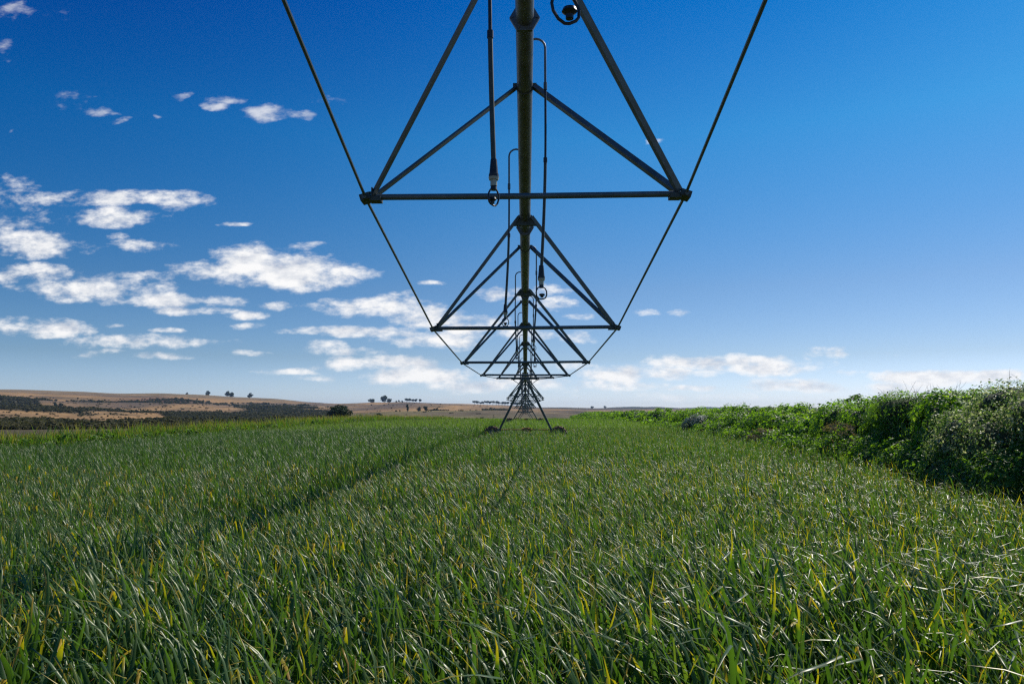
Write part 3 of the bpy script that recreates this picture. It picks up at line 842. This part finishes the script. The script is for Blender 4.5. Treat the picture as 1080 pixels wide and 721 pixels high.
# hanging sprinklers
def build_drop(side, Y, cur, zend, label, sway=0.0, swx=0.0, coup=None, ring_tilt=0.0, big=1.15, yaw=.3):
    zp = zi(cur, Y); root = empty('hanging_sprinkler', (side * .2, Y, zp + .1)); tag(root, label, 'sprinkler', 'sprinkler hoses hanging from the pipe')
    R_ = .10; x1 = side * .22
    arc = [(0, Y, zp + PIPE_R - .02), (0, Y, zp + PIPE_R + .05)]
    arc = [(side * .02, Y, zp + PIPE_R + .0)]
    for k in range(9):
        a = math.pi * k / 8
        arc.append((side * (.12 - math.cos(a) * .10), Y, zp + PIPE_R + .04 + math.sin(a) * .10))
    arc.append((side * .22, Y, zp - .10)); arc.append((side * .22, Y, zp - .32))
    m = MB(); m.tube(arc, .0125, 10, up=(0, 1, 0)); m.tube([(side * .22, Y, zp - .34), (side * .22, Y, zp - .26)], .019, 10); m.build('gooseneck', M_STEEL, root, smooth=True, auto=50)
    top = Vector((side * .22, Y, zp - .32)); end = Vector((side * (.22 + swx), Y + sway, CAMZ + zend + .20))
    P = []
    for k in range(11):
        t = k / 10; p = top.lerp(end, t); p.x += side * .018 * math.sin(t * math.pi) * (1 if swx <= 0 else -1); P.append(p)
    m = MB(); m.tube(P, .0125, 10, up=(0, 1, 0))
    hose = m.build('hose', M_HOSE, root, smooth=True, auto=50)
    if coup is not None:
        c = P[int(coup * 10)]; m = MB(); m.tube([c + Vector((0, 0, .025)), c - Vector((0, 0, .025))], .021, 10, up=(0, 1, 0)); m.build('coupling', M_HOSE, hose)
        P2 = P[int(coup * 10) + 1:] ; m = MB(); m.tube([c] + P2, .0165, 10, up=(0, 1, 0)); m.build('hose_weight', M_DARK, hose, smooth=True, auto=50)
    e = end; K = big
    def seg(a, b, r0, r1, nm, mat):
        m = MB(); m.tube([e - Vector((0, 0, a * K)), e - Vector((0, 0, (a + b) / 2 * K)), e - Vector((0, 0, b * K))], 1, 14, radii=[r0 * K, (r0 + r1) / 2 * K, r1 * K], up=(0, 1, 0)); return m
    m = seg(-.04, .045, .018, .025, '', None); m.tube([e - Vector((0, 0, .045 * K)), e - Vector((0, 0, .062 * K))], .028 * K, 14, up=(0, 1, 0)); m.build('hose_adapter', M_HOSE, root, smooth=True, auto=40)
    m = seg(.062, .078, .030, .026, '', None); m.tube([e - Vector((0, 0, .078 * K)), e - Vector((0, 0, .112 * K))], .019 * K, 14, up=(0, 1, 0)); m.build('pressure_regulator', M_CREAM, root, smooth=True, auto=40)
    m = seg(.112, .135, .016, .020, '', None)
    # yoke: flattened ring carrying the deflector plate
    ring = []
    ct, stt = math.cos(ring_tilt), math.sin(ring_tilt)
    yk = [(0, .046), (.018, .044), (.034, .026), (.041, .004), (.038, -.024), (.026, -.044), (.012, -.050), (-.012, -.050), (-.026, -.044), (-.038, -.024), (-.041, .004), (-.034, .026), (-.018, .044), (0, .046)]
    for dx, dz in yk:
        x2 = dx * ct - dz * stt; z2 = dx * stt + dz * ct
        ring.append(e + Vector((x2 * math.cos(yaw), x2 * math.sin(yaw), -.172 + z2)) * K)
    m.tube(ring, .0052 * K, 8, up=(-math.sin(yaw), math.cos(yaw), 0))
    cc = e + Vector((.028 * stt, 0, -.172 - .028 * ct)) * K
    m.tube([cc + Vector((0, 0, .024)), cc + Vector((0, 0, .012)), cc + Vector((0, 0, 0)), cc - Vector((0, 0, .014))], 1, 12, radii=[.020 * K, .024 * K, .012 * K, .012 * K], up=(0, 1, 0))
    m.build('sprinkler_head', M_HOSE, root, smooth=True, auto=40)
build_drop(1, 2.45, cur1, 1.39, 'sprinkler hanging at the very top of the picture, nearest right of the pipe', swx=-.08, ring_tilt=.5)
build_drop(-1, 4.62, cur1, 1.36, 'sprinkler hose with cream fitting hanging left of the pipe, before the nearest cross bar', swx=-.02, coup=.60, ring_tilt=-.25, yaw=.85)
build_drop(1, 7.65, cur1, 1.26, 'sprinkler hose with cream fitting hanging right of the pipe, just beyond the nearest cross bar', swx=-.05, coup=.45, ring_tilt=.15, big=1.35, yaw=0)
build_drop(-1, 10.0, cur1, 1.20, 'thin brown sprinkler hose left of the pipe, ending beside the second set of braces', swx=.05, coup=.45)
dr = [(1, 14.2), (-1, 16.6), (1, 19.6), (-1, 22.4), (1, 25.3), (-1, 28.1), (1, 31.0), (-1, 33.8), (1, 36.6)]
ordw = {1: ['third', 'fourth', 'fifth', 'sixth', 'seventh'], -1: ['third', 'fourth', 'fifth', 'sixth', 'seventh']}
cnt = {1: 0, -1: 0}
for s, y_ in dr:
    nm = ordw[s][cnt[s]]; cnt[s] += 1
    build_drop(s, y_, cur1, 1.20 if y_ < 30 else 1.0, '%s sprinkler hose from the camera on the %s side of the pipe' % (nm, 'right' if s > 0 else 'left'), swx=random.uniform(-.06, .04), coup=.5)
k = 0
for cur, a, b in ((cur2, 42, 83),):
    y_ = a
    while y_ < b:
        build_drop(1 if k % 2 else -1, y_, cur, zi(cur, y_) - CAMZ - 1.5, 'thin sprinkler hose on the second span, seen behind the nearest tower', coup=None, big=.8); k += 1; y_ += 3.1

# ---------------------------------------------------------------- sun, sky, clouds
SUN = Vector((.72, .74, 1.0)).normalized()
el = math.asin(SUN.z); azm = math.atan2(SUN.x, SUN.y)
ld = bpy.data.lights.new('sun', 'SUN'); ld.energy = 4.2; ld.angle = R(.53); ld.color = (1.0, .955, .88)
lo = bpy.data.objects.new('sun', ld); COL.objects.link(lo)
lo.rotation_euler = SUN.to_track_quat('Z', 'Y').to_euler(); lo.location = SUN * 60

CL = [  # clouds: centre and half size in the photograph's own pixels, turned into directions below
]
PITCH = math.atan(72.5 / 780)
def dirn(px, py):
    xc = (px - 540) / 780; up = (360.5 - py) / 780; yw = math.atan(14 / 780)
    Y = math.cos(PITCH) - up * math.sin(PITCH); z = math.sin(PITCH) + up * math.cos(PITCH)
    X = xc * math.cos(yw) - Y * math.sin(yw); return X / Y, z / Y
clouds = [(3,203,32,18,.75),(28,256,60,14,.9),(0,225,36,16,.55),(120,207,86,9,1),(112,226,50,11,1),(190,213,38,10,.7),(145,256,28,8,.6),(118,246,16,4,.5),
 (285,280,78,20,1.15),(310,290,80,17,1.1),(225,284,45,11,.9),(255,298,30,6,.6),(30,286,55,10,1),(95,303,75,14,1),(175,316,75,8,1),(205,325,35,5,.8),(130,292,24,6,.5),(36,345,48,10,1),
 (150,361,78,8,.9),(92,373,34,3.5,.8),(172,376,34,4,.8),(120,343,16,3,.7),(175,348,16,3,.7),(62,373,12,3,.4),(400,325,72,13,1.1),(450,332,60,14,1.1),(395,350,85,6,.9),(460,357,60,10,1),
 (250,330,26,5,.8),(295,321,26,5,.6),(255,343,18,4,.5),(340,318,12,5,.5),(548,308,46,9,1),(592,320,24,8,.9),(520,335,34,8,.8),(500,345,40,10,.8),(620,333,12,4,.5),(560,352,60,9,.7),
 (755,382,85,8,1.3),(805,389,62,9,1.2),(690,391,60,8,1.1),(640,396,55,8,1.1),(600,388,40,6,.7),(835,405,62,7,1.1),(730,407,34,3,.8),(975,399,58,10,1.4),(1045,398,34,7,1.3),(950,409,55,8,1.1),(890,394,20,3,.8),(1090,402,30,8,1),
 (365,371,55,5,.7),(330,351,40,5,.75),(345,366,30,5,.6),(300,389,24,3.5,.7),(262,371,22,3,.7),(400,383,78,8,1.1),(450,397,80,10,1.15),(520,405,95,10,1.05),(640,406,60,7,.95),(350,397,40,4,.5),(700,418,70,5,.4),
 (240,237,17,2.5,.8),(100,114,15,6,.75),(122,124,5,2.5,.4),(161,122,7,2.5,.6),(192,101,10,5,.55),(229,110,8,5,.8),(239,103,14,3.5,.5),(278,120,26,9,.8),(321,120,17,6,.75),(341,107,12,3,.5),(344,108,14,8,.3),
 (35,8,34,4,.1),(4,47,12,8,.3),(4,137,4,3,.5),(62,102,22,5,.25),(688,150,7,3,.6),(450,300,14,2.5,.7),(425,310,12,3,.5),(730,330,10,3,.3),(687,330,12,3,.4),(385,288,20,6,.5),(930,372,14,3,.35),(880,372,20,4,.3),(315,258,16,4,.6)]
W = bpy.data.worlds.new('World'); scene.world = W; W.use_nodes = True
nt = W.node_tree; nt.nodes.clear()
sky = N(nt, 'ShaderNodeTexSky', sky_type='NISHITA', sun_disc=False)
sky.sun_elevation = el; sky.sun_rotation = azm; sky.altitude = 900; sky.air_density = 1.0; sky.dust_density = .6; sky.ozone_density = 3.0
tc = N(nt, 'ShaderNodeTexCoord'); sep = N(nt, 'ShaderNodeSeparateXYZ'); L(nt, tc.outputs['Generated'], sep.inputs[0])
ysafe = mathn(nt, 'MAXIMUM', sep.outputs[1], .05)
u = mathn(nt, 'DIVIDE', sep.outputs[0], ysafe); v = mathn(nt, 'DIVIDE', sep.outputs[2], ysafe)
cb = N(nt, 'ShaderNodeCombineXYZ'); L(nt, u, cb.inputs[0]); L(nt, v, cb.inputs[1])
UV = cb.outputs[0]
def nz(scale, ys, detail, rough, off):
    mp = N(nt, 'ShaderNodeMapping'); mp.inputs['Scale'].default_value = (1, ys, 1); mp.inputs['Location'].default_value = off; L(nt, UV, mp.inputs[0])
    n = N(nt, 'ShaderNodeTexNoise', i_Scale=scale, i_Detail=detail, i_Roughness=rough); L(nt, mp.outputs[0], n.inputs['Vector']); return n
# warp the lookup a little so no outline is an ellipse
wn = nz(9, 2.2, 4.0, .55, (3, 1, 0))
wv = N(nt, 'ShaderNodeVectorMath', operation='SUBTRACT'); L(nt, wn.outputs['Color'], wv.inputs[0]); wv.inputs[1].default_value = (.5, .5, .5)
wm = N(nt, 'ShaderNodeVectorMath', operation='MULTIPLY'); L(nt, wv.outputs[0], wm.inputs[0]); wm.inputs[1].default_value = (.10, .022, 0)
wa = N(nt, 'ShaderNodeVectorMath', operation='ADD'); L(nt, UV, wa.inputs[0]); L(nt, wm.outputs[0], wa.inputs[1])
P_ = wa.outputs[0]
acc = None
for (cx, cy, hw, hh, w_) in clouds:
    u0, v0 = dirn(cx, cy); u1, _ = dirn(cx + hw, cy); _, v1 = dirn(cx, cy - hh)
    s1 = N(nt, 'ShaderNodeVectorMath', operation='SUBTRACT'); L(nt, P_, s1.inputs[0]); s1.inputs[1].default_value = (u0, v0, 0)
    s2 = N(nt, 'ShaderNodeVectorMath', operation='MULTIPLY'); L(nt, s1.outputs[0], s2.inputs[0]); s2.inputs[1].default_value = (1 / (u1 - u0) / 1.15, 1 / (v1 - v0) / 1.15, 0)
    s3 = N(nt, 'ShaderNodeVectorMath', operation='DOT_PRODUCT'); L(nt, s2.outputs[0], s3.inputs[0]); L(nt, s2.outputs[0], s3.inputs[1])
    m_ = N(nt, 'ShaderNodeMath', operation='MULTIPLY_ADD'); L(nt, s3.outputs['Value'], m_.inputs[0]); m_.inputs[1].default_value = -w_; m_.inputs[2].default_value = w_
    if acc is None: acc = m_.outputs[0]
    else:
        x_ = N(nt, 'ShaderNodeMath', operation='SMOOTH_MAX'); L(nt, acc, x_.inputs[0]); L(nt, m_.outputs[0], x_.inputs[1]); x_.inputs[2].default_value = .18; acc = x_.outputs[0]
F_ = mathn(nt, 'MAXIMUM', acc, -.9)
nA = nz(17, 2.0, 9.0, .60, (0, 0, 0)); nB = nz(17, 2.0, 9.0, .60, (-.004, -.020, 0)); nC = nz(60, 1.8, 6.0, .6, (5, 2, 0))
den = mathn(nt, 'ADD', mathn(nt, 'MULTIPLY', F_, .55), mathn(nt, 'MULTIPLY', mathn(nt, 'SUBTRACT', nA.outputs[0], .5), 2.3))
den = mathn(nt, 'ADD', den, mathn(nt, 'MULTIPLY', mathn(nt, 'SUBTRACT', nC.outputs[0], .5), .35))
al = N(nt, 'ShaderNodeMapRange', interpolation_type='SMOOTHSTEP'); L(nt, den, al.inputs[0]); al.inputs[1].default_value = .0; al.inputs[2].default_value = .72
front = mathn(nt, 'GREATER_THAN', sep.outputs[1], .06)
thin = N(nt, 'ShaderNodeMapRange'); L(nt, v, thin.inputs[0]); thin.inputs[1].default_value = .30; thin.inputs[2].default_value = .42; thin.inputs[3].default_value = .97; thin.inputs[4].default_value = .62
alpha = mathn(nt, 'MULTIPLY', mathn(nt, 'MULTIPLY', al.outputs[0], front), thin.outputs[0])
sh = mathn(nt, 'MULTIPLY', mathn(nt, 'SUBTRACT', nA.outputs[0], nB.outputs[0]), 3.2)
sh = mathn(nt, 'ADD', sh, mathn(nt, 'MULTIPLY', den, -.22)); sh = mathn(nt, 'ADD', sh, .86, True)
ccol = ramp(nt, sh, [(0, (5.2, 5.5, 6.4)), (.55, (7.9, 8.1, 8.5)), (1, (10.2, 10.1, 10.0))])
# sky colour: richer blue overhead, as a polarising filter gives
hs = N(nt, 'ShaderNodeHueSaturation'); hs.inputs['Saturation'].default_value = 1.25; L(nt, sky.outputs[0], hs.inputs['Color'])
vr = N(nt, 'ShaderNodeMapRange'); L(nt, sep.outputs[2], vr.inputs[0]); vr.inputs[1].default_value = 0; vr.inputs[2].default_value = .5
grd = ramp(nt, vr.outputs[0], [(0, (.50, .55, .80)), (.14, (.38, .385, .455)), (.32, (.35, .38, .425)), (.7, (.13, .44, .52)), (1, (.004, .30, .50))])
sd = mathn(nt, 'MULTIPLY', mathn(nt, 'MULTIPLY', sep.outputs[0], sep.outputs[2]), -4.5, True)
side = ramp(nt, sd, [(0, (1, 1, 1)), (1, (.04, .60, .84))])
skc = mixc(nt, 1.0, mixc(nt, 1.0, hs.outputs[0], grd.outputs[0], 'MULTIPLY'), side.outputs[0], 'MULTIPLY')
skm = N(nt, 'ShaderNodeVectorMath', operation='SCALE'); L(nt, skc, skm.inputs[0]); skm.inputs['Scale'].default_value = 2.0; skc = skm.outputs[0]
fin = mixc(nt, alpha, skc, ccol.outputs[0])
bg = N(nt, 'ShaderNodeBackground', i_Strength=.10); L(nt, fin, bg.inputs[0])
wo = N(nt, 'ShaderNodeOutputWorld'); L(nt, bg.outputs[0], wo.inputs[0])
W.cycles.sampling_method = 'MANUAL'; W.cycles.sample_map_resolution = 512

# ---------------------------------------------------------------- air
gz = [v.co.z for v in bpy.data.objects['ground'].data.vertices]
bpy.context.view_layer.update()
tops = [(o.matrix_world @ Vector(c)).z for o in bpy.data.objects if o.type == 'MESH' and o.parent for c in o.bound_box]
zl_, zh_ = min(gz) - 1.0, max(max(gz) + 6, max(tops) + 1.5)
print('haze', zl_, zh_)
hz = MB(); hz.box((0, 0, (zl_ + zh_) / 2), (12400, 12400, zh_ - zl_))
mh, hn = newmat('air')
pv = N(hn, 'ShaderNodeVolumePrincipled'); pv.inputs['Color'].default_value = (.5, .72, 1, 1); pv.inputs['Density'].default_value = HAZE; pv.inputs['Anisotropy'].default_value = .3
L(hn, pv.outputs[0], N(hn, 'ShaderNodeOutputMaterial').inputs['Volume'])
hob = hz.build('haze', mh); tag(hob, 'thin blue haze lying over the far hills', 'haze', kind='stuff')

# ---------------------------------------------------------------- camera
cd = bpy.data.cameras.new('camera'); cam = bpy.data.objects.new('camera', cd); COL.objects.link(cam)
cam.location = (0, 0, CAMZ); cam.rotation_euler = (math.pi / 2 + PITCH, 0, math.atan(14 / 780))
cd.sensor_fit = 'HORIZONTAL'; cd.sensor_width = 36; cd.lens = 780 / 1080 * 36; cd.clip_start = .05; cd.clip_end = 20000
scene.camera = cam
scene.view_settings.view_transform = 'Standard'; scene.view_settings.look = 'None'
scene.view_settings.exposure = 0; scene.view_settings.gamma = 1; scene.view_settings.use_curve_mapping = False
scene.cycles.max_bounces = 6; scene.cycles.transparent_max_bounces = 4; scene.cycles.use_denoising = False; scene.cycles.filter_width = 1.3; scene.cycles.denoiser = 'OPENIMAGEDENOISE'; scene.cycles.denoising_input_passes = 'RGB_ALBEDO_NORMAL'; scene.cycles.denoising_prefilter = 'ACCURATE'
